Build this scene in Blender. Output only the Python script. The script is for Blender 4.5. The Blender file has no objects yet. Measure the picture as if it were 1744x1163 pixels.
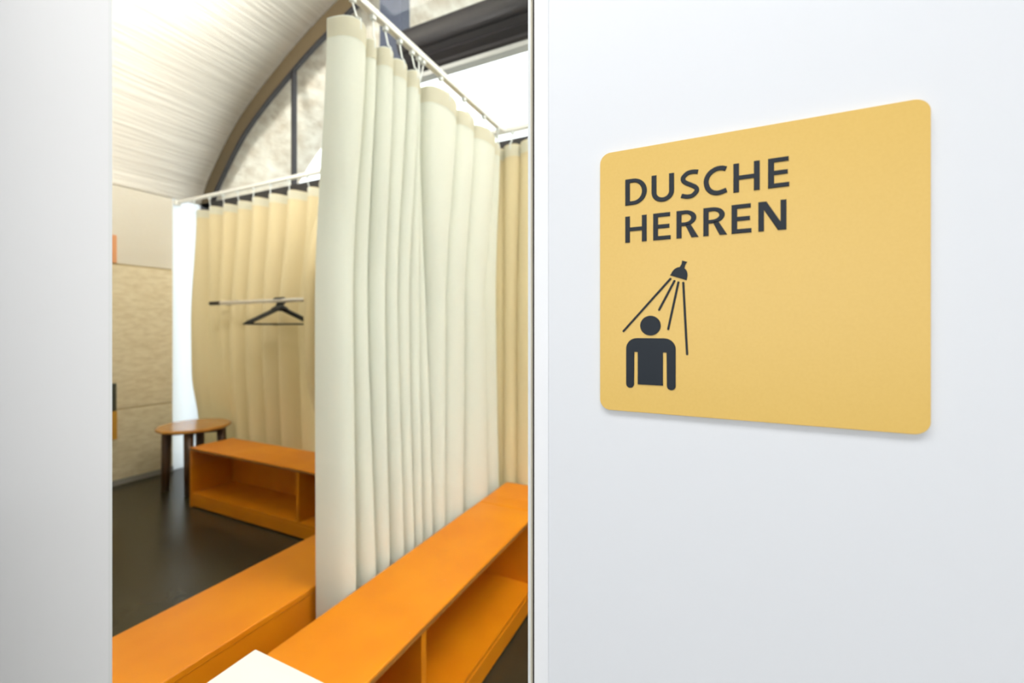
import bpy, bmesh, math, random
from mathutils import Vector, Matrix
random.seed(7)
PI = math.pi
C = bpy.context.scene.collection
EYE = 1.30            # lens height above the floor
D = 0.36              # distance from the lens to the sign wall

# ------------------------------------------------------------------ materials
def srgb(r, g, b):
    f = lambda v: (v/12.92 if v <= .04045 else ((v+.055)/1.055)**2.4)
    return (f(r/255), f(g/255), f(b/255), 1)

def mat(name, col, rough=.5, metal=0., spec=.5, noise=None, bump=None, coat=0.):
    """noise=(scale xyz, amount, second colour); bump=(scale xyz, strength, distance)"""
    m = bpy.data.materials.new(name); m.use_nodes = True
    nt = m.node_tree; N = nt.nodes; L = nt.links
    b = N['Principled BSDF']
    b.inputs['Base Color'].default_value = col
    b.inputs['Roughness'].default_value = rough
    b.inputs['Metallic'].default_value = metal
    b.inputs['Specular IOR Level'].default_value = spec
    b.inputs['Coat Weight'].default_value = coat
    tc = N.new('ShaderNodeTexCoord')
    def tex(scale, detail=4, seed=0):
        mp = N.new('ShaderNodeMapping'); mp.inputs['Scale'].default_value = scale
        mp.inputs['Location'].default_value = (seed, seed, seed)
        L.new(tc.outputs['Object'], mp.inputs['Vector'])
        t = N.new('ShaderNodeTexNoise'); t.inputs['Scale'].default_value = 1; t.inputs['Detail'].default_value = detail
        L.new(mp.outputs[0], t.inputs['Vector']); return t
    if noise:
        t = tex(noise[0])
        r = N.new('ShaderNodeValToRGB'); r.color_ramp.elements[0].position = .35; r.color_ramp.elements[1].position = .68
        L.new(t.outputs['Fac'], r.inputs['Fac'])
        mx = N.new('ShaderNodeMix'); mx.data_type = 'RGBA'
        mx.inputs['A'].default_value = col; mx.inputs['B'].default_value = noise[2]
        ml = N.new('ShaderNodeMath'); ml.operation = 'MULTIPLY'; ml.inputs[1].default_value = noise[1]
        L.new(r.outputs['Color'], ml.inputs[0]); L.new(ml.outputs[0], mx.inputs['Factor'])
        L.new(mx.outputs['Result'], b.inputs['Base Color'])
    if bump:
        t = tex(bump[0], seed=3.3)
        bp = N.new('ShaderNodeBump'); bp.inputs['Strength'].default_value = bump[1]; bp.inputs['Distance'].default_value = bump[2]
        L.new(t.outputs['Fac'], bp.inputs['Height']); L.new(bp.outputs[0], b.inputs['Normal'])
    return m

def thin_glass(name, tint=(1, 1, 1, 1), gloss=.06):
    m = bpy.data.materials.new(name); m.use_nodes = True
    nt = m.node_tree; N = nt.nodes; L = nt.links; N.clear()
    o = N.new('ShaderNodeOutputMaterial'); mx = N.new('ShaderNodeMixShader')
    t = N.new('ShaderNodeBsdfTransparent'); t.inputs[0].default_value = tint
    g = N.new('ShaderNodeBsdfGlossy'); g.inputs['Roughness'].default_value = .01
    mx.inputs[0].default_value = gloss
    L.new(t.outputs[0], mx.inputs[1]); L.new(g.outputs[0], mx.inputs[2]); L.new(mx.outputs[0], o.inputs[0])
    return m

def cloth_mat(name, col, trans, mixf=.35):
    m = bpy.data.materials.new(name); m.use_nodes = True
    nt = m.node_tree; N = nt.nodes; L = nt.links; N.clear()
    o = N.new('ShaderNodeOutputMaterial'); mx = N.new('ShaderNodeMixShader'); mx.inputs[0].default_value = mixf
    d = N.new('ShaderNodeBsdfDiffuse'); d.inputs[0].default_value = col; d.inputs['Roughness'].default_value = .6
    t = N.new('ShaderNodeBsdfTranslucent'); t.inputs[0].default_value = trans
    tc = N.new('ShaderNodeTexCoord'); mp = N.new('ShaderNodeMapping'); mp.inputs['Scale'].default_value = (900, 900, 700)
    nz = N.new('ShaderNodeTexNoise'); nz.inputs['Scale'].default_value = 1; bp = N.new('ShaderNodeBump')
    bp.inputs['Strength'].default_value = .12; bp.inputs['Distance'].default_value = .001
    L.new(tc.outputs['Object'], mp.inputs[0]); L.new(mp.outputs[0], nz.inputs['Vector']); L.new(nz.outputs['Fac'], bp.inputs['Height'])
    L.new(bp.outputs[0], d.inputs['Normal']); L.new(d.outputs[0], mx.inputs[1]); L.new(t.outputs[0], mx.inputs[2]); L.new(mx.outputs[0], o.inputs[0])
    return m

M = {}
M['wall_white'] = mat('wall_white', srgb(228, 231, 235), .5, bump=((260, 260, 260), .04, .001))
M['gloss_white'] = mat('gloss_white', srgb(246, 246, 245), .3, spec=.5)
M['trim_white'] = mat('trim_white', srgb(241, 243, 246), .3)
M['vault'] = mat('vault', srgb(248, 243, 232), .9, noise=((30, 1.1, 30), .35, srgb(216, 210, 196)), bump=((34, 1.6, 34), .55, .02))
M['canopy'] = mat('canopy', srgb(246, 242, 230), .9, noise=((9, 6, 9), .7, srgb(196, 180, 158)), bump=((14, 9, 14), .7, .03))
M['fibre'] = mat('fibre_board', srgb(228, 216, 184), .92, noise=((34, 14, 42), .6, srgb(200, 182, 142)), bump=((60, 25, 80), .6, .006))
M['board_lit_tone'] = mat('board_lit_tone', srgb(214, 208, 192), .9, noise=((30, 14, 42), .4, srgb(212, 204, 184)), bump=((60, 25, 80), .5, .005))  # fibre board with the cool light on its upper part put into the colour
M['joint'] = mat('joint', srgb(190, 172, 130), .9)
M['skirting'] = mat('skirting', srgb(150, 148, 140), .5)
M['floor'] = mat('floor', srgb(64, 59, 42), .27, spec=.4, noise=((2.2, 2.2, 2.2), .8, srgb(50, 46, 33)), bump=((120, 120, 120), .05, .001))
M['bench'] = mat('bench_orange', srgb(222, 138, 16), .36, spec=.3, noise=((5, 5, 5), .6, srgb(206, 116, 10)))
M['bench_edge'] = mat('bench_edge', srgb(168, 108, 34), .6, noise=((4, 4, 160), .7, srgb(120, 70, 20)))
M['stool_wood'] = mat('stool_wood', srgb(214, 150, 62), .22, noise=((6, 40, 6), .7, srgb(186, 120, 40)), coat=.4)
M['stool_dark'] = mat('stool_dark', srgb(92, 60, 26), .4, noise=((30, 30, 5), .7, srgb(62, 38, 14)))
M['frame'] = mat('frame_brown', srgb(88, 75, 52), .5)
M['frame_dark'] = mat('frame_dark', srgb(36, 34, 36), .35)
M['column'] = mat('column_blue_grey', srgb(58, 66, 84), .35)
M['grey_strip'] = mat('grey_strip', srgb(170, 172, 168), .5)
M['rail'] = mat('rail_white', srgb(236, 236, 228), .35)
M['hook'] = mat('hook_white', srgb(225, 230, 226), .4)
M['chrome'] = mat('chrome', srgb(232, 230, 224), .3, metal=.85)
M['dark_metal'] = mat('dark_metal', srgb(60, 54, 40), .4, metal=.6)
M['black'] = mat('black_plastic', srgb(22, 22, 18), .4)
M['sign_yellow'] = mat('sign_yellow', srgb(226, 188, 96), .38, spec=.5, noise=((500, 500, 500), .18, srgb(214, 172, 74)), bump=((900, 900, 900), .06, .0003))
M['sign_ink'] = mat('sign_ink', srgb(24, 33, 42), .5, spec=.3, bump=((1500, 1500, 1500), .35, .0002))
M['orange_sign'] = mat('orange_sign', srgb(214, 150, 100), .5)
M['dark_sign'] = mat('dark_sign', srgb(58, 62, 50), .5)
M['amber_sign'] = mat('amber_sign', srgb(206, 152, 50), .5)
M['shelf_white'] = mat('shelf_white', srgb(216, 218, 210), .4)
M['ground'] = mat('ground', srgb(214, 212, 204), .9, noise=((3, 3, 3), .5, srgb(190, 188, 180)))
M['glass'] = thin_glass('clear_glass', (.985, .99, .985, 1), .012)
M['glass_edge'] = mat('glass_edge', srgb(246, 236, 212), .25, metal=.1)
M['dust'] = mat('dust', srgb(225, 228, 232), .8)
M['frost'] = cloth_mat('frosted_glass', (.9, .93, .97, 1), (.93, .97, 1, 1), .75)
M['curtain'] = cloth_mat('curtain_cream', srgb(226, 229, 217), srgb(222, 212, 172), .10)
M['curtain_back'] = cloth_mat('curtain_backlit_tone', srgb(222, 208, 170), srgb(236, 212, 140), .12)  # cream cloth, yellowed in colour for the light coming through it
M['tape'] = cloth_mat('tape', srgb(222, 220, 200), srgb(226, 208, 156), .2)
def emis(name, col, s):
    m = bpy.data.materials.new(name); m.use_nodes = True; b = m.node_tree.nodes['Principled BSDF']
    b.inputs['Emission Color'].default_value = col; b.inputs['Emission Strength'].default_value = s; return m
M['fill_cool'] = emis('fill_lamp_diffuser', (1, .99, .97, 1), 2.5)  # glow shared by the added fill lamps and rear panel

# ------------------------------------------------------------------ mesh helpers
def finish(name, bm, m, parent=None, smooth=False):
    bmesh.ops.recalc_face_normals(bm, faces=bm.faces)
    me = bpy.data.meshes.new(name); bm.to_mesh(me); bm.free()
    for x in (m if isinstance(m, (list, tuple)) else [m]): me.materials.append(x)
    if smooth:
        for p in me.polygons: p.use_smooth = True
    o = bpy.data.objects.new(name, me); C.objects.link(o)
    if parent: o.parent = parent
    return o
def tag(o, label, cat, group=None):
    o['label'] = label; o['category'] = cat
    if group: o['group'] = group
    return o
def structure(o): o['kind'] = 'structure'; return o
def empty(name, loc=(0, 0, 0), rz=0):
    o = bpy.data.objects.new(name, None); o.empty_display_size = .05; o.location = loc; o.rotation_euler = (0, 0, rz); C.objects.link(o); return o
def box(bm, x0, x1, y0, y1, z0, z1, bev=0, seg=2):
    r = bmesh.ops.create_cube(bm, size=1)
    vs = r['verts']
    for v in vs: v.co = Vector((x0+(v.co.x+.5)*(x1-x0), y0+(v.co.y+.5)*(y1-y0), z0+(v.co.z+.5)*(z1-z0)))
    if bev:
        es = list({e for v in vs for e in v.link_edges})
        bmesh.ops.bevel(bm, geom=es, offset=bev, segments=seg, affect='EDGES', profile=.5)
    return bm
def bx(*a, **k): return box(bmesh.new(), *a, **k)
def tube(bm, pts, r, n=12, cap=True):
    pts = [Vector(p) for p in pts]; rings = []
    up = None
    for i, p in enumerate(pts):
        a = pts[max(i-1, 0)]; b = pts[min(i+1, len(pts)-1)]
        t = (b-a).normalized()
        if up is None:
            up = t.orthogonal().normalized()
        up = (up - t*up.dot(t)).normalized(); s = t.cross(up)
        rr = r[i] if isinstance(r, (list, tuple)) else r
        rings.append([bm.verts.new(p+(up*math.cos(2*PI*k/n)+s*math.sin(2*PI*k/n))*rr) for k in range(n)])
    for a, b in zip(rings, rings[1:]):
        for k in range(n): bm.faces.new((a[k], a[(k+1) % n], b[(k+1) % n], b[k]))
    if cap: bm.faces.new(rings[0][::-1]); bm.faces.new(rings[-1])
    return bm
def prism(bm, pts, axis, a, b):
    """closed 2-D outline extruded along an axis; pts are the two other coordinates in order"""
    def P(u, v, w): return {'x': (w, u, v), 'y': (u, w, v), 'z': (u, v, w)}[axis]
    A = [bm.verts.new(P(u, v, a)) for u, v in pts]; B = [bm.verts.new(P(u, v, b)) for u, v in pts]
    bm.faces.new(A); bm.faces.new(B[::-1])
    for i in range(len(pts)):
        j = (i+1) % len(pts); bm.faces.new((A[i], A[j], B[j], B[i]))
    return bm
def catmull(P, n=8):
    out = []
    for i in range(len(P)-1):
        p0 = P[max(i-1, 0)]; p1 = P[i]; p2 = P[i+1]; p3 = P[min(i+2, len(P)-1)]
        for k in range(n):
            t = k/n
            out.append(tuple(.5*((2*p1[j])+(-p0[j]+p2[j])*t+(2*p0[j]-5*p1[j]+4*p2[j]-p3[j])*t*t+(-p0[j]+3*p1[j]-3*p2[j]+p3[j])*t**3) for j in range(len(p1))))
    out.append(tuple(P[-1])); return out

# ------------------------------------------------------------------ setting: near room
XL, XR, YB = -4.52, 3.92, 2.52
half = [(-4.52, 1.19), (-4.40, 1.42), (-3.956, 1.891), (-3.383, 2.26), (-2.858, 2.521), (-2.05, 2.82), (-1.2, 3.03), (-.3, 3.10)]
prof = catmull(half, 8); prof = prof + [(-.6-x, z) for x, z in prof[::-1][1:]]
prof = [(x, z+EYE) for x, z in prof]                   # the barrel vault, seen along y

structure(finish('floor', bx(XL-.2, XR+.2, -2.4, YB+.1, -.1, 0), M['floor']))
# sign wall: left piece with a splayed reveal, right piece, parapet and lintel
bm = bmesh.new(); prism(bm, [(-.8962, D), (-4.4, D), (-4.4, D+.09), (-1.32, D+.09)], 'z', 0, 2.9)
structure(finish('wall_partition_left', bm, M['gloss_white']))
structure(finish('wall_partition_right', bx(-.156, XR, D, D+.09, 0, 2.9), M['wall_white']))
bm = bmesh.new(); box(bm, -1.0, -.156, D+.004, D+.02, 0, .66)
structure(finish('wall_parapet', bm, M['wall_white']))
bm = bmesh.new(); box(bm, -1.32, -.156, D+.004, D+.09, 2.15, 2.9)
structure(finish('wall_lintel', bm, M['wall_white']))
bm = bmesh.new(); pp = [(XL, 2.9)]+[p for p in prof if p[1] > 2.9]+[(XR, 2.9)]
prism(bm, [(x, z) for x, z in pp], 'y', D, D+.09)
structure(finish('wall_gable', bm, M['wall_white']))
structure(finish('wall_rear', bx(XL, XR, -2.4, -2.3, 0, 2.9), M['wall_white']))
structure(finish('wall_end_left', bx(XL-.1, XL, -2.4, D, 0, 2.9), M['wall_white']))
structure(finish('wall_end_right', bx(XR, XR+.1, -2.4, D, 0, 2.9), M['wall_white']))
structure(finish('ceiling_flat', bx(XL-.1, XR+.1, -2.4, D, 2.9, 3.0), M['wall_white']))
# slim white cover strip beside the mirror stand-in
structure(finish('trim_1', bx(-.1497, -.1362, D-.0008, D+.002, 0, 2.9, bev=.0003), M['trim_white']))
structure(finish('shadow_gap', bx(-.1509, -.1499, D-.0003, D+.001, 0, 2.9), M['frame_dark']))  # dark strip set in for the shadow gap behind the pane edge
# clear pane put in for the likely mirror, standing a few millimetres proud of the wall
gp = empty('mirror_stand_in', (0, 0, 0)); structure(gp)  # the mirrored changing room is built as real space behind this pane
finish('mirror_stand_in_pane', bx(-.8955, -.1512, D-.0055, D-.0047, .66, 2.15), M['glass'], gp)
finish('polished_edge', bx(-.1512, -.1509, D-.0055, D-.0002, .66, 2.15), M['glass_edge'], gp)
bm = bmesh.new()
for i in range(46):
    if i < 34: x = random.uniform(-.30, -.165); z = EYE+random.uniform(.30, .56); 
    else: x = random.uniform(-.34, -.18); z = EYE-random.uniform(.2, .5)
    a = -.9+random.uniform(-.3, .3); l = random.uniform(.0002, .0010) if i < 34 else .00015; w = .00007
    dx, dz = math.cos(a)*l, math.sin(a)*l; nx, nz = -math.sin(a)*w, math.cos(a)*w
    prism(bm, [(x-dx-nx, z-dz-nz), (x+dx-nx, z+dz-nz), (x+dx+nx, z+dz+nz), (x-dx+nx, z-dz+nz)], 'y', D-.0056, D-.00545)
sp = finish('dust_specks', bm, M['dust'], gp); sp['kind'] = 'stuff'

# ------------------------------------------------------------------ setting: vaulted room
bm = bmesh.new()
def vault_shell(bm, y0, y1, th=.12):
    n = len(prof)
    rows = []
    for y in (y0, y1):
        rows.append([bm.verts.new((x, y, z)) for x, z in prof])
        rows.append([bm.verts.new((x*1.02-.006, y, z+th)) for x, z in prof])
    a, A, b, B = rows
    for i in range(n-1):
        bm.faces.new((a[i], a[i+1], b[i+1], b[i])); bm.faces.new((A[i], A[i+1], B[i+1], B[i]))
        bm.faces.new((a[i], a[i+1], A[i+1], A[i])); bm.faces.new((b[i], b[i+1], B[i+1], B[i]))
    for i in (0, n-1): bm.faces.new((a[i], b[i], B[i], A[i]))
vault_shell(bm, D+.09, YB+.04); structure(finish('ceiling', bm, M['vault'], smooth=True))
bm = bmesh.new(); vault_shell(bm, YB+.04, 3.35); structure(finish('ceiling_canopy', bm, M['canopy'], smooth=True))
# left wall: fibre boards with recessed joints, top board tinted for the cool light on it, gap for the slit window
zt = EYE+1.195; WE = 2.255
lw = finish('wall_left', bx(XL-.12, XL-.008, D+.09, WE, 0, zt), M['joint']); structure(lw)
finish('lower_board', bx(XL-.02, XL, D+.09, WE, .045, .622, bev=.003), M['fibre'], lw)
finish('middle_board', bx(XL-.02, XL, D+.09, WE, .636, 1.83, bev=.003), M['fibre'], lw)
finish('upper_board', bx(XL-.02, XL, D+.09, WE, 1.844, zt, bev=.003), M['board_lit_tone'], lw)
structure(finish('baseboard_left', bx(XL, XL+.012, D+.09, WE, 0, .045, bev=.002), M['skirting']))
structure(finish('wall_left_corner', bx(XL-.12, XL, YB-.03, YB+.04, 0, zt), M['wall_white']))
w2 = empty('window_2'); structure(w2)
finish('frosted_pane', bx(XL-.03, XL-.026, WE, YB-.03, 0, zt), M['frost'], w2)
structure(finish('wall_right', bx(XR, XR+.1, D+.09, YB, 0, zt), M['wall_white']))
structure(finish('ground_outside', bx(-14, 12, YB+.1, 16, -.15, -.02), M['ground']))
structure(finish('ground_outside_left', bx(-14, XL-.2, -3, YB+.1, -.15, -.02), M['ground']))

# glazed lunette (window_1)
w1 = empty('window_1', (0, 0, 0)); structure(w1)
def inward(P, d):
    out = []
    for i, (x, z) in enumerate(P):
        a = P[max(i-1, 0)]; b = P[min(i+1, len(P)-1)]
        tx, tz = b[0]-a[0], b[1]-a[1]; l = math.hypot(tx, tz); out.append((x+tz/l*d, z-tx/l*d))
    return out
def arch_band(d0, d1, y0, y1):
    bm = bmesh.new(); A = inward(prof, d0); B = inward(prof, d1)
    R = [[bm.verts.new((x, y, z)) for x, z in P] for P in (A, B) for y in (y0, y1)]
    a0, a1, b0, b1 = R
    for i in range(len(prof)-1):
        for p, q in ((a0, a1), (a1, b1), (b1, b0), (b0, a0)): bm.faces.new((p[i], p[i+1], q[i+1], q[i]))
    bm.faces.new((a0[0], a1[0], b1[0], b0[0])); bm.faces.new((a0[-1], a1[-1], b1[-1], b0[-1]))
    return bm
finish('arch_frame', arch_band(.005, .150, YB-.03, YB), M['frame'], w1, smooth=False)
finish('arch_gasket', arch_band(.148, .168, YB-.032, YB+.004), M['frame_dark'], w1)
def vz(x):
    for (x0, z0), (x1, z1) in zip(prof, prof[1:]):
        if x0 <= x <= x1: return z0+(z1-z0)*(x-x0)/(x1-x0)
ZT0, ZT1 = EYE+1.07, EYE+1.205
finish('mullion', bx(-3.253, -3.231, YB-.02, YB+.02, ZT1, vz(-3.24)-.14), M['frame_dark'], w1)
bm = bmesh.new(); box(bm, -2.262, -2.10, YB-.05, YB+.05, ZT1, vz(-2.18)-.13, bev=.004)
finish('column', bm, M['column'], w1)
finish('column_edge', bx(-2.085, -2.045, YB-.07, YB+.03, ZT1, vz(-2.06)-.13, bev=.004), M['column'], w1)
b0 = EYE+1.765
arc = [(YB-.06-.05*math.sin(PI*k/14)*1.0-.02*(1-k/14), b0+.17+.155*(1-math.cos(PI*k/14))/2*1.15) for k in range(15)]
pf = [(YB+.03, b0+.35), (YB+.03, b0+.03), (YB-.03, b0+.03), (YB-.055, b0+.05), (YB-.05, b0+.075), (YB-.075, b0+.095), (YB-.085, b0+.105), (YB-.075, b0+.12), (YB-.045, b0+.13)]+arc
finish('header_beam', prism(bmesh.new(), pf, 'x', -2.045, XR-.4), M['frame_dark'], w1)
finish('header_strip', bx(-2.045, XR-.4, YB-.045, YB+.02, b0, b0+.03), M['grey_strip'], w1)
finish('transom', bx(XL, XR, YB-.03, YB+.03, ZT0, ZT1, bev=.003), M['frame_dark'], w1)
for x in (-4.47, -3.24, -2.06, -.9, .3, 1.5, 2.7, 3.87):
    finish('lower_post', bx(x-.03, x+.03, YB-.02, YB+.03, .06, ZT0), M['frame_dark'], w1)
finish('sill', bx(XL, XR, YB-.03, YB+.04, 0, .06), M['frame_dark'], w1)
bm = bmesh.new(); pp = [(x, z) for x, z in inward(prof, .13) if z > ZT1]
prism(bm, [(XL+.05, .06)]+[(max(pp[0][0], XL+.05), ZT1)]+pp+[(XR-.05, .06)], 'y', YB, YB+.004)
finish('window_glass', bm, M['glass'], w1)

# ------------------------------------------------------------------ the sign
def shape2mesh(bm, splines, y, th, bev=.00035):
    """flat outlines (first outer, rest holes) -> raised relief with rounded edges"""
    cu = bpy.data.curves.new('tmp', 'CURVE'); cu.dimensions = '2D'; cu.fill_mode = 'BOTH'
    cu.extrude = th; cu.bevel_depth = bev; cu.bevel_resolution = 2; cu.offset = -bev
    for P in splines:
        s = cu.splines.new('POLY'); s.points.add(len(P)-1)
        for q, p in zip(s.points, P): q.co = (p[0], p[1], 0, 1)
        s.use_cyclic_u = True
    o = bpy.data.objects.new('tmp', cu); C.objects.link(o)
    dg = bpy.context.evaluated_depsgraph_get(); me = bpy.data.meshes.new_from_object(o.evaluated_get(dg))
    me.transform(Matrix.Translation((0, y, 0)) @ Matrix.Rotation(PI/2, 4, 'X'))
    bm.from_mesh(me); bpy.data.objects.remove(o); bpy.data.curves.remove(cu); bpy.data.meshes.remove(me)
def rrect(x0, x1, z0, z1, r, n=10):
    P = []
    for cx, cz, a in ((x1-r, z1-r, 0), (x0+r, z1-r, PI/2), (x0+r, z0+r, PI), (x1-r, z0+r, 1.5*PI)):
        P += [(cx+r*math.cos(a+PI/2*k/n), cz+r*math.sin(a+PI/2*k/n)) for k in range(n+1)]
    return P
def stroke(P, w):
    L, R = [], []
    for i, p in enumerate(P):
        a = P[max(i-1, 0)]; b = P[min(i+1, len(P)-1)]
        tx, tz = b[0]-a[0], b[1]-a[1]; l = math.hypot(tx, tz)
        ww = (w[0]+(w[1]-w[0])*i/(len(P)-1) if isinstance(w, tuple) else w)/2
        L.append((p[0]-tz/l*ww, p[1]+tx/l*ww)); R.append((p[0]+tz/l*ww, p[1]-tx/l*ww))
    return L+R[::-1]
sign = empty('shower_sign', (0.0145, D, EYE+.039))
tag(sign, 'square yellow sign reading DUSCHE HERREN with a shower pictogram, on the white wall', 'sign')
sx, sz = .0145, .039
bm = bmesh.new()
shape2mesh(bm, [rrect(-.0895-sx, .1185-sx, -.0665-sz, .1445-sz, .0085)], -.0022, .0011, .0002)
finish('sign_panel', bm, M['sign_yellow'], sign)
H = .0210; VS = .0037; HS = .0031
def letter_shapes(ch, w):
    h = H
    if ch == 'H':
        return [[[(0, 0), (VS, 0), (VS, h*.5-HS/2), (w-VS, h*.5-HS/2), (w-VS, 0), (w, 0), (w, h), (w-VS, h), (w-VS, h*.5+HS/2), (VS, h*.5+HS/2), (VS, h), (0, h)]]]
    if ch == 'E':
        m = h*.5
        return [[[(0, 0), (w, 0), (w, HS), (VS, HS), (VS, m-HS/2), (w*.93, m-HS/2), (w*.93, m+HS/2), (VS, m+HS/2), (VS, h-HS), (w*.97, h-HS), (w*.97, h), (0, h)]]]
    if ch == 'N':
        return [[[(0, 0), (VS*.95, 0), (VS*.95, h*.72), (w-VS*1.35, 0), (w, 0), (w, h), (w-VS*.95, h), (w-VS*.95, h*.28), (VS*1.35, h), (0, h)]]]
    if ch == 'D':
        n = 18
        o = [(0, 0)]; hw = w*.38
        o += [(hw+(w-hw)*math.cos(a)**.95, h/2+h/2*math.sin(a)) for a in [(-PI/2+PI*k/n) for k in range(n+1)] if math.cos(a) > -1e-9 or True] if False else [(hw+(w-hw)*max(math.cos(-PI/2+PI*k/n), 0), h/2+h/2*math.sin(-PI/2+PI*k/n)) for k in range(n+1)]
        o += [(0, h)]
        i = [(VS, HS)]+[(hw+(w-VS*1.03-hw)*max(math.cos(-PI/2+PI*k/n), 0), h/2+(h/2-HS)*math.sin(-PI/2+PI*k/n)) for k in range(n+1)]+[(VS, h-HS)]
        return [[o, i]]
    if ch == 'U':
        n = 16; r = w*.5; ri = r-VS; k0 = h*.36
        out = [(0, h)]+[(r-r*math.cos(PI*k/n), k0-(k0+.0003)*math.sin(PI*k/n)) for k in range(n+1)]+[(w, h), (w-VS, h)]
        out += [(r+ri*math.cos(PI*k/n), k0-(k0-HS)*math.sin(PI*k/n)) for k in range(n+1)]+[(VS, h)]
        return [[out]]
    if ch == 'C':
        P = catmull([(w*.965, h*.875), (w*.76, h*.925), (w*.50, h*.905), (w*.25, h*.78), (w*.125, h*.60), (w*.115, h*.43), (w*.20, h*.24), (w*.40, h*.10), (w*.66, h*.066), (w*.985, h*.135)], 6)
        return [[stroke(P, .0035)]]
    if ch == 'S':
        P = catmull([(w*.93, h*.905), (w*.68, h*.935), (w*.38, h*.905), (w*.155, h*.75), (w*.25, h*.60), (w*.52, h*.49), (w*.80, h*.37), (w*.865, h*.24), (w*.66, h*.09), (w*.38, h*.062), (w*.07, h*.12)], 6)
        return [[stroke(P, .0033)]]
    if ch == 'R':
        n = 14; hw = w*.40; zb = h*.43; zc = (h+zb)/2; ro = (h-zb)/2
        wr = w*.93
        o = [(0, 0), (VS, 0), (VS, zb)]+[(hw+(wr-hw)*max(math.cos(-PI/2+PI*k/n), 0), zc+ro*math.sin(-PI/2+PI*k/n)) for k in range(n+1)]+[(0, h)]
        i = [(VS, zb+HS*.9)]+[(hw+(wr-VS-hw)*max(math.cos(-PI/2+PI*k/n), 0), zc+(ro-HS*.92)*math.sin(-PI/2+PI*k/n)) for k in range(n+1)]+[(VS, h-HS)]
        leg = [(w-VS*1.22, 0), (w*1.03, 0), (w*.64, zb+HS*.5), (w*.64-VS*1.05, zb+HS*.55)]
        return [[o, i], [leg]]
words = [('DUSCHE', .0993, [(-.0689, .0169), (-.0485, .0167), (-.0276, .0137), (-.0109, .0156), (.0089, .0168), (.0308, .0128)]),
         ('HERREN', .0694, [(-.0689, .0167), (-.0473, .0130), (-.0301, .0152), (-.0112, .0156), (.0077, .0128), (.0248, .0171)])]
for word, z0, spots in words:
    for ch, (x0, w) in zip(word, spots):
        bm = bmesh.new()
        for sh in letter_shapes(ch, w):
            shape2mesh(bm, [[(x0+x-sx, z0+z-sz) for x, z in P] for P in sh], -.0035, .0004)
        finish('letter', bm, M['sign_ink'], sign, smooth=False)
def picto(name, shapes, label=None):
    bm = bmesh.new()
    for sh in shapes: shape2mesh(bm, [[(x-sx, z-sz) for x, z in P] for P in sh], -.0035, .0004)
    o = finish(name, bm, M['sign_ink'], sign)
    if label: o['label'] = label
    return o
picto('pictogram_head', [[[(-.0494+.0078*math.cos(2*PI*k/40), .0026+.0078*math.sin(2*PI*k/40)) for k in range(40)]]], 'round dark head of the bather pictogram')
def armcap(x0, x1, z, n=8): r = (x1-x0)/2; return [(x0+r-r*math.cos(PI*k/n), z-r*math.sin(PI*k/n)) for k in range(n+1)]
r_ = .0085; tz = -.0073
P = armcap(-.0682, -.0619, -.0442)+[(-.0617, -.0184), (-.0591, -.0184), (-.0591, -.0442), (-.0399, -.0442), (-.0399, -.0184), (-.0373, -.0184)]+armcap(-.0371, -.0306, -.0442)
P += [(-.0306-r_+r_*math.cos(PI/2*k/8), tz-r_+r_*math.sin(PI/2*k/8)) for k in range(9)]
P += [(-.0682+r_-r_*math.sin(PI/2*k/8), tz-r_+r_*math.cos(PI/2*k/8)) for k in range(9)]
picto('pictogram_torso', [[P]], 'dark torso and arms of the bather pictogram')
# shower head: half dome with a tilted base line and a short neck
bc = Vector((-.02875, .03925)); ux = Vector((.0119, -.0043)).normalized(); uy = Vector((-ux.y, ux.x))
dome = [bc+ux*(-.0064)]+[bc+ux*(.0064)]+[bc+ux*.0061*math.cos(PI*k/16)+uy*(.0012+.0072*math.sin(PI*k/16)) for k in range(17)]
picto('pictogram_shower_head', [[[tuple(p) for p in dome]], [[tuple(bc+ux*a+uy*b) for a, b in ((-.0019, .0078), (.0019, .0078), (.0014, .0105), (.0019, .0132), (-.0019, .0132), (-.0014, .0105))]]], 'dark shower head of the pictogram')
for a, b in (((-.0345, .0387), (-.0703, -.0018)), ((-.0316, .0369), (-.0428, .0149)), ((-.0287, .0357), (-.0361, -.0001)), ((-.0252, .0352), (-.0225, -.0193))):
    a = Vector(a); b = Vector(b); d = (b-a).normalized(); n = Vector((-d.y, d.x)); r = .00082
    P = [a+(n*math.cos(t)-d*math.sin(t))*r for t in [PI*k/8 for k in range(9)]]+[b+(-n*math.cos(t)+d*math.sin(t))*r for t in [PI*k/8 for k in range(9)]]
    picto('pictogram_water_jet', [[[tuple(p) for p in P]]])

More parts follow.
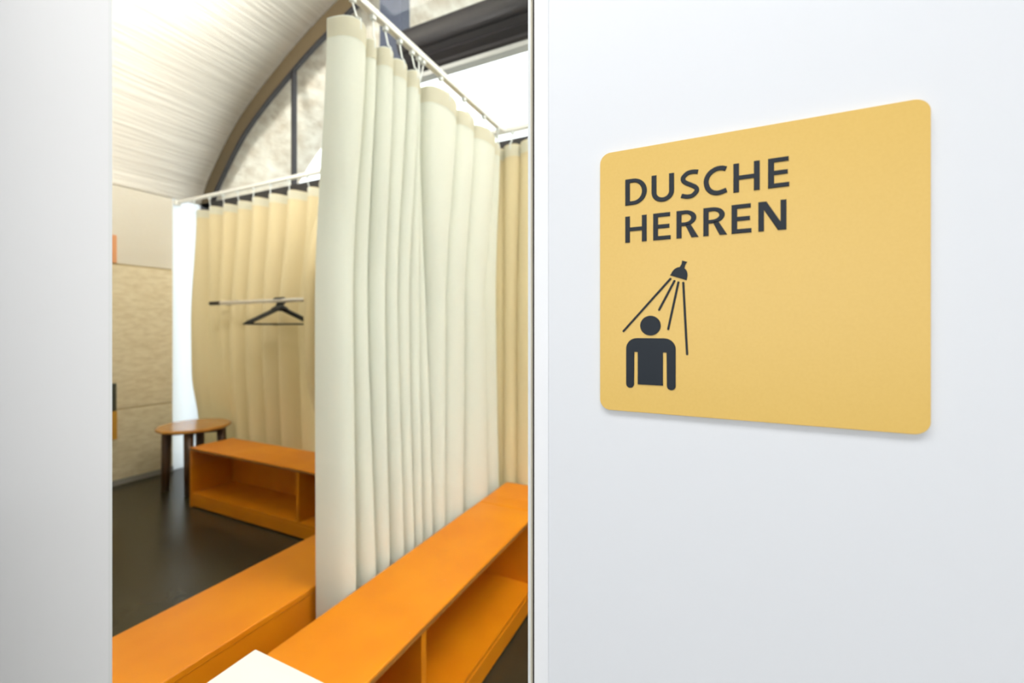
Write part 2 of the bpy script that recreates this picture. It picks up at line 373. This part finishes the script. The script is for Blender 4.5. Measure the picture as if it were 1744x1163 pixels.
# ------------------------------------------------------------------ benches
def make_bench(name, length, dividers, loc, rz, label, mirror=False, round_l=True):
    """local frame: x along the bench (0..length), open front towards -y (y 0..-0.31), back at y=0"""
    root = empty(name, loc, rz); tag(root, label, 'bench', 'orange shelf benches')
    W, Hh, T = .31, .434, .022
    finish('bench_top', bx(0, length, -W, 0, Hh-T, Hh, bev=.004, seg=3), M['bench'], root)
    finish('top_edge_band', bx(.004, length-.004, -W-.0012, -W+.002, Hh-T+.003, Hh-.006), M['bench_edge'], root)
    finish('end_panel', bx(.0005, T, -W+.001, -.001, .0, Hh-T, bev=.002), M['bench'], root)
    finish('end_panel', bx(length-T, length-.0005, -W+.001, -.001, .0, Hh-T, bev=.002), M['bench'], root)
    finish('back_panel', bx(T, length-T, -.014, -.002, .012, Hh-T), M['bench'], root)
    finish('shelf', bx(T, length-T, -W+.004, -.014, .085, .103), M['bench'], root)
    finish('plinth_board', bx(T, length-T, -W+.002, -W+.020, .012, .085, bev=.001), M['bench'], root)
    for d in dividers:
        finish('divider', bx(d-.011, d+.011, -W+.003, -.014, .103, Hh-T, bev=.001), M['bench'], root)
    return root
# along x, open towards the lens
make_bench('bench', 2.20, (1.14,), (-3.50, 2.165, 0), 0, 'far orange plywood bench with open shelf, beside the round stool')
# along y, open towards +x (rz=90deg maps local x->+y, local -y->+x)
make_bench('bench', 1.20, (.34,), (-1.09, .70, 0), PI/2, 'long orange bench with open shelf, right of the cream curtain')
# along y, open towards -x (rz=-90: local x->-y, local -y->-x)
make_bench('bench', 1.20, (.6,), (-1.232, 1.64, 0), -PI/2, 'orange bench left of the hanging curtain, facing the dark floor')
# back corner
make_bench('bench', 1.60, (.8,), (-1.09, 2.212, 0), 0, 'shaded orange bench in the far right corner behind the long bench')

# ------------------------------------------------------------------ stool
st = empty('stool', (-3.90, 2.105, 0), math.radians(50)); tag(st, 'low round brown wooden stool with varnished top, beside the left wall', 'stool')
bm = bmesh.new(); prf = [(0, .515), (.245, .515), (.254, .511), (.256, .503), (.254, .494), (.246, .488), (0, .488)]; n = 48
rings = []
for r, z in prf:
    rings.append([bm.verts.new((r*math.cos(2*PI*k/n), r*math.sin(2*PI*k/n), z)) for k in range(n)] if r else [bm.verts.new((0, 0, z))])
for a, b in zip(rings, rings[1:]):
    for k in range(n):
        if len(a) == 1: bm.faces.new((a[0], b[k], b[(k+1) % n]))
        elif len(b) == 1: bm.faces.new((a[k], b[0], a[(k+1) % n]))
        else: bm.faces.new((a[k], b[k], b[(k+1) % n], a[(k+1) % n]))
finish('seat', bm, M['stool_wood'], st)
for k in range(4):
    a = PI/2*k; cx, cy = .185*math.cos(a), .185*math.sin(a)
    bm = bmesh.new()
    tube(bm, [(cx*1.06, cy*1.06, 0), (cx*1.03, cy*1.03, .22), (cx, cy, .488)], [.027, .031, .034], n=10)
    finish('leg', bm, M['stool_dark'], st, smooth=True)
bm = bmesh.new()
for k in range(2):
    a = PI/2*k; v = Vector((math.cos(a), math.sin(a), 0))*.165; s = Vector((-v.y, v.x, 0)).normalized()*.012
    P = [(v+s).xy, (v-s).xy, (-v-s).xy, (-v+s).xy]; prism(bm, [tuple(p) for p in P], 'z', .44, .488)
finish('seat_rail', bm, M['stool_dark'], st)

# ------------------------------------------------------------------ small wall panels and white shelf
o = finish('notice_panel', bx(XL-.001, XL+.012, 1.55, 1.842, EYE+.545, EYE+.775, bev=.002), M['orange_sign']); tag(o, 'small orange notice panel on the pale upper left wall', 'sign')
r0 = empty('two_tone_panel', (XL-.001, 1.675, EYE-.68)); tag(r0, 'small wall panel, dark above and amber below, low on the left wall', 'sign')
q = finish('upper_half', bx(0, .012, -.17, .165, .0, .23, bev=.002), M['dark_sign'], r0); q['label'] = 'dark green upper half'
q = finish('lower_half', bx(0, .012, -.17, .17, -.235, .0, bev=.002), M['amber_sign'], r0); q['label'] = 'amber lower half'
sh = empty('wall_shelf', (-.786, D+.02, .70)); tag(sh, 'white shelf board with a sharp corner, in the bottom foreground behind the mirror stand-in', 'shelf')
finish('shelf_board', bx(0, .50, .0, .149, -.022, 0, bev=.002), M['shelf_white'], sh)
for x in (.12, .38):
    bm = bmesh.new(); prism(bm, [(0, -.022), (.10, -.022), (0, -.13)], 'x', x-.004, x+.004)
    finish('bracket', bm, M['shelf_white'], sh)

# ------------------------------------------------------------------ curtains and rails
RZ = EYE+1.145                        # underside of the tracks
RX = -1.145
def rail_mesh(p0, p1):
    bm = bmesh.new(); d = Vector(p1)-Vector(p0)
    if abs(d.x) > abs(d.y): box(bm, p0[0], p1[0], p0[1]-.014, p0[1]+.014, RZ, RZ+.026, bev=.004)
    else: box(bm, p0[0]-.014, p0[0]+.014, p0[1], p1[1], RZ, RZ+.026, bev=.004)
    return bm
RY = 2.28
rb = empty('curtain_rail', (XL, RY, RZ)); rb.location = (0, 0, 0)
tag(rb, 'long white curtain rail along the back below the arched window', 'curtain rail')
finish('track', rail_mesh((XL+.02, RY), (XR-.3, RY)), M['rail'], rb)
finish('wall_socket', bx(XL, XL+.05, RY-.024, RY+.024, RZ-.012, RZ+.036, bev=.006), M['rail'], rb)
bm = bmesh.new()
rp = empty('curtain_rail', (0, 0, 0)); tag(rp, 'white curtain rail crossing overhead above the near cream curtain', 'curtain rail')
finish('track', rail_mesh((RX, D+.09), (RX, RY-.016)), M['rail'], rp)
finish('corner_joint', bx(RX-.024, RX+.024, RY-.05, RY-.014, RZ-.006, RZ+.032, bev=.006), M['rail'], rp)
for y in (.75, 1.5):
    pass

def smooth(t): t = max(0, min(1, t)); return t*t*(3-2*t)
def curtain(name, label, group, along, vt, vm, vb, at, ab, base, z0, z1, mat_, drift=None, nq=18, nz=44, hook_every=1, flat=(), tapeh=.07, ovl=.16, exl=.9):
    """along: 'x' or 'y'. v*: fold boundaries at top / middle / bottom. a*: fold depth per fold.
       base: coordinate of the valleys on the other axis; folds bulge towards the lens side."""
    root = empty(name, (0, 0, 0)); tag(root, label, 'curtain', group)
    K = len(vt)-1
    sgn = 1 if along == 'y' else -1
    def pt(k, q, t):
        """t: 0 bottom .. 1 top"""
        def B(v): return lambda j: v[j]
        def vv(j):
            b, m, tp = vb[j], vm[j], vt[j]
            # quadratic through bottom, middle (t=.55), top
            if t < .55: s = t/.55; s2 = smooth(s); return b+(m-b)*s2
            s = (t-.55)/.45; return m+(tp-m)*smooth(s)
        a, b = vv(k), vv(k+1); w = b-a
        e = smooth(t); A = ab[k]*(1-e)+at[k]*e
        ex = .6 if k in flat else exl
        s = math.sin(PI*q)
        d = A*(s**ex if s > 0 else 0)
        ov = ovl if k not in flat else .04
        u = a+w*q-w*ov*math.sin(2*PI*q)
        d += .004*math.sin(5*t+k*2.1)*s
        dr = drift(u, t) if drift else 0
        o = base+sgn*(d)+dr
        return (o, u) if along == 'y' else (u, o)
    def sheet(t0, t1, n, off=0.):
        bm = bmesh.new(); G = []
        Q = [(k, i/nq) for k in range(K) for i in range(nq)]+[(K-1, 1.0)]
        for j in range(n+1):
            t = t0+(t1-t0)*j/n; row = []
            for (k, q) in Q:
                x, y = pt(k, q, t)
                zz = z0+(z1-z0)*t
                if t > .9: zz -= (t-.9)/.1*.012*(1-math.sin(PI*q))       # sag between hooks
                if off:
                    if along == 'y': x += off
                    else: y -= off
                row.append(bm.verts.new((x, y, zz)))
            G.append(row)
        for a, b in zip(G, G[1:]):
            for i in range(len(a)-1): bm.faces.new((a[i], a[i+1], b[i+1], b[i]))
        return bm
    finish('curtain_cloth', sheet(0, 1, nz), mat_, root, smooth=True)
    t1 = 1-.002; t0 = 1-tapeh/(z1-z0)
    finish('heading_tape', sheet(t0, t1, 4, off=.0018), M['tape'], root, smooth=True)
    for k in range(0, K, hook_every):
        x, y = pt(k, .5, 1.0); bm = bmesh.new()
        hx, hy = (RX, y) if along == 'y' else (x, RY)
        tube(bm, [(x, y, z1-.03), (x, y, z1+.004), ((x+hx)/2, (y+hy)/2, z1+.018), (hx, hy, RZ-.02), (hx, hy, RZ+.002)], .0032, n=6)
        box(bm, hx-.009, hx+.009, hy-.009, hy+.009, RZ-.016, RZ+.001, bev=.002)
        finish('hook', bm, M['hook'], root)
    return root
ZT = RZ-.075
# near partition curtain, along y
vt = [1.05, 1.19, 1.245, 1.32, 1.41, 1.47, 1.50, 1.53, 1.76, 1.93, 2.16, 2.25]
vb = [1.025, 1.14, 1.235, 1.315, 1.388, 1.455, 1.515, 1.58, 1.665, 1.84, 2.09, 2.25]
vm = [1.02, 1.135, 1.215, 1.29, 1.36, 1.44, 1.51, 1.58, 1.69, 1.86, 2.06, 2.25]
A_t = [.085, .05, .07, .07, .07, .05, .025, .09, .08, .09, .05]
A_b = [.105, .10, .095, .095, .09, .09, .09, .095, .10, .105, .08]
curtain('curtain', 'tall cream curtain hanging close behind the mirror stand-in between two orange benches', 'curtains of the changing cabins', 'y', vt, vm, vb, A_t, A_b, -1.212, .06, ZT-.015, M['curtain'], flat=(0,), nz=60, nq=22,
        drift=lambda u, t: .022*smooth((t-.6)/.4))
def X2(px, Y=2.28):
    u = (px-872)/741.; return {0: None}.get(0) or Y*(-.4311+.9023*u)/(.9023+.4311*u)
# back curtain, left panel (boundaries in metres along x)
vt = [-4.36, -4.11, -3.90, -3.73, -3.51, -3.31, -3.10, -2.88, -2.70]
vm = [-4.46, -4.19, -3.98, -3.80, -3.60, -3.37, -3.18, -3.00, -2.72]
vb = [-4.44, -4.20, -3.88, -3.69, -3.50, -3.28, -3.10, -2.94, -2.74]
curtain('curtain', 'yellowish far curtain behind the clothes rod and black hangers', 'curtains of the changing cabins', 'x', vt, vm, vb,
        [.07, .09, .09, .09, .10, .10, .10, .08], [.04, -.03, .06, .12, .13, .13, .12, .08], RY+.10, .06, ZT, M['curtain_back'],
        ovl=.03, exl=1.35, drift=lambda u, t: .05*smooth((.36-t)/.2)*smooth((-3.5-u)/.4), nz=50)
# back curtain, right panel of the far cabin, pushed forward in front of the rod end
vt = [-2.68, -2.50, -2.31, -2.12, -1.92, -1.72, -1.50, -1.24]
vm = [-2.635, -2.53, -2.40, -2.20, -2.00, -1.78, -1.54, -1.26]
vb = [-2.64, -2.53, -2.38, -2.18, -1.98, -1.76, -1.52, -1.26]
curtain('curtain', 'strip of curtain in its backlit yellow tone between the clothes rod end and the tall near curtain', 'curtains of the changing cabins', 'x', vt, vm, vb,
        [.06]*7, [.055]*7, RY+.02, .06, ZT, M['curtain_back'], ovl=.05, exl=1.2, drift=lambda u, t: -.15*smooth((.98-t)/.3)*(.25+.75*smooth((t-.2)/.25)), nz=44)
# back curtain right of the partition
vt = [-1.235, -1.14, -1.03, -.90, -.74, -.58, -.40, -.2, 0]
vm = [-1.235, -1.14, -1.05, -.90, -.74, -.58, -.40, -.2, 0]
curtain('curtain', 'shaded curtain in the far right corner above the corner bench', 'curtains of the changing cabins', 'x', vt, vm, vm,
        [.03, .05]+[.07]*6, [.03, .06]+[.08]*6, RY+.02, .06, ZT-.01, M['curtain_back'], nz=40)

# ------------------------------------------------------------------ clothes rod and hangers
RH = EYE+.208; RDY = 2.15
rod = empty('clothes_rod', (0, 0, 0)); tag(rod, 'chrome clothes rod in front of the far curtain, carrying black hangers', 'clothes rod')
bm = tube(bmesh.new(), [(-3.62, RDY, RH), (-2.59, RDY, RH)], .0155, n=20); finish('rod', bm, M['chrome'], rod, smooth=False)
bm = tube(bmesh.new(), [(-3.76, RDY, RH), (-3.62, RDY, RH)], .0165, n=16)  # left rod end coloured dark for what the chrome reflects there
q = finish('rod_end_reflection', bm, M['dark_metal'], rod); q['label'] = 'left end of the rod with its dark reflection painted in'
bm = tube(bmesh.new(), [(-3.75, RDY, RH), (-3.75, YB-.03, RH)], .008, n=10); finish('mounting_arm', bm, M['dark_metal'], rod)
bm = tube(bmesh.new(), [(-2.60, RDY, RH), (-2.60, YB-.03, RH)], .008, n=10); finish('mounting_arm', bm, M['dark_metal'], rod)
def make_hanger():
    root = empty('clothes_hanger')
    bm = bmesh.new(); w = .21
    L = [(-.012, 0, -.056), (-.06, 0, -.082), (-.14, 0, -.122), (-w+.01, 0, -.152), (-w, 0, -.162), (-w+.012, 0, -.172)]
    pts = catmull(L+[(w-.012, 0, -.172), (w, 0, -.162), (w-.01, 0, -.152), (.14, 0, -.122), (.06, 0, -.082), (.012, 0, -.056)], 3)
    tube(bm, pts, .0065, n=8); tube(bm, [(-.03, 0, -.068), (0, 0, -.046), (.03, 0, -.068)], .014, n=8)
    finish('hanger_body', bm, M['black'], root, smooth=True)
    bm = bmesh.new()
    hk = [(0, 0, -.06), (0, 0, -.036)]+[(.0205*math.sin(a), 0, .0205*math.cos(a)) for a in [PI-.25-(2*PI*.66)*k/14 for k in range(15)]]
    tube(bm, hk, .0055, n=8); finish('hanger_hook', bm, M['black'], root, smooth=True)
    return root
hsrc = make_hanger()
hl = ['leftmost black hanger in the bunch on the chrome rod', 'second black hanger from the left in the bunch on the rod', 'middle black hanger in the bunch on the rod',
      'second black hanger from the right in the bunch on the rod', 'rightmost black hanger in the bunch on the chrome rod']
for i in range(5):
    if i == 0: h = hsrc
    else:
        h = hsrc.copy(); C.objects.link(h)
        for ch in list(hsrc.children):
            c = ch.copy(); C.objects.link(c); c.parent = h
    h.location = (-2.955+.018*i, RDY-.0, RH-.0005); h.rotation_euler = (0, 0, math.radians([31, 30, 29, 30, 31][i]))
    tag(h, hl[i], 'hanger', 'black hangers on the clothes rod')

# ------------------------------------------------------------------ added fill lamps for the two rooms, out of view
def area(name, loc, rot, sx_, sy_, power, col):
    l = bpy.data.lights.new(name, 'AREA'); l.shape = 'RECTANGLE'; l.size = sx_; l.size_y = sy_; l.energy = power; l.color = col
    o = bpy.data.objects.new(name, l); o.location = loc; o.rotation_euler = rot; C.objects.link(o); return o
def lamp(x0, x1, y0, y1, z, label, up=False):
    r = empty('fill_lamp', ((x0+x1)/2, (y0+y1)/2, z)); tag(r, label, 'lamp')
    a, b = (x1-x0)/2, (y1-y0)/2
    finish('fill_lamp_housing', bx(-a, a, -b, b, .012, .05, bev=.004), M['trim_white'], r)
    finish('fill_lamp_diffuser', bx(-a+.02, a-.02, -b+.02, b-.02, .004, .012), M['fill_cool'], r)
    return r
def aimed(name, loc, to, sx_, sy_, power, col):
    o = area(name, loc, (0, 0, 0), sx_, sy_, power, col)
    o.rotation_euler = (Vector(to)-Vector(loc)).to_track_quat('-Z', 'Y').to_euler(); return o
lamp(-1.5, .7, -1.0, -.35, 2.85, 'added flat white ceiling fill lamp over the entrance area')
area('entrance_fill', (-.4, -.675, 2.845), (0, 0, 0), 2.1, .6, 25, (1, .99, .985))  # added overhead source to light the sign wall and entrance
rw = empty('rear_fill_panel', (0, 0, 0)); structure(rw)  # added glowing panel in window form, fills the sign wall and curtain
bm = bmesh.new()
for a in ((-1.06, -1.0, .9, 2.3), (1.44, 1.5, .9, 2.3), (-1.0, 1.44, .9, .96), (-1.0, 1.44, 2.24, 2.3), (.19, .25, .96, 2.24)): box(bm, a[0], a[1], -2.3, -2.26, a[2], a[3])
finish('fill_panel_frame', bm, M['trim_white'], rw)
finish('fill_panel_glow', bx(-1.0, 1.44, -2.298, -2.29, .96, 2.24), M['fill_cool'], rw)
area('rear_fill_light', (.22, -2.25, 1.6), (-PI/2, 0, 0), 2.4, 1.2, 12, (.93, .97, 1))
lamp(.9, 1.2, .7, 2.1, 3.3, 'added narrow white pendant fill lamp inside the vaulted room')  # added unseen pendant to brighten the vault and curtains
area('vault_fill_down', (1.05, 1.4, 3.29), (0, 0, 0), .26, 1.3, 17, (.95, .98, 1))
area('vault_fill_up', (1.05, 1.4, 3.36), (PI, 0, 0), .26, 1.3, 210, (1, .985, .97))
fl = empty('fill_floodlight', (-1.62, .62, 3.0)); tag(fl, 'added small fill floodlight out of view, brightening the left vault', 'lamp')  # added flood standing in for the daylight on the left vault
fl.rotation_euler = (Vector((-3.7, 2.5, 3.95))-Vector(fl.location)).to_track_quat('-Z', 'Y').to_euler()
finish('fill_lamp_housing', bx(-.16, .16, -.06, .06, .005, .05, bev=.004), M['trim_white'], fl)
finish('fill_lamp_diffuser', bx(-.15, .15, -.05, .05, .001, .005), M['fill_cool'], fl)
aimed('vault_fill_flood', (-1.65, .625, 3.004), (-3.7, 2.5, 3.95), .3, .1, 40, (1, .965, .93)).data.spread = math.radians(125)

# ------------------------------------------------------------------ sky
w = bpy.data.worlds.new('World'); bpy.context.scene.world = w; w.use_nodes = True
bg = w.node_tree.nodes['Background']; bg.inputs[0].default_value = (.93, .97, 1, 1); bg.inputs[1].default_value = 2.2

# ------------------------------------------------------------------ camera
cam = bpy.data.cameras.new('Camera'); co = bpy.data.objects.new('Camera', cam); C.objects.link(co)
cam.sensor_width = 36; cam.sensor_fit = 'HORIZONTAL'; cam.lens = 741/1744*36
cam.shift_y = -(581.5-560)/1744
cam.clip_start = .01
co.location = (0, 0, EYE); co.rotation_euler = (PI/2, 0, math.atan(354/741))
cam.dof.use_dof = True; cam.dof.focus_distance = .44; cam.dof.aperture_fstop = 4.5
sc = bpy.context.scene; sc.camera = co
sc.view_settings.view_transform = 'Standard'; sc.view_settings.look = 'None'; sc.view_settings.gamma = 1
sc.view_settings.use_curve_mapping = False; sc.view_settings.exposure = 0
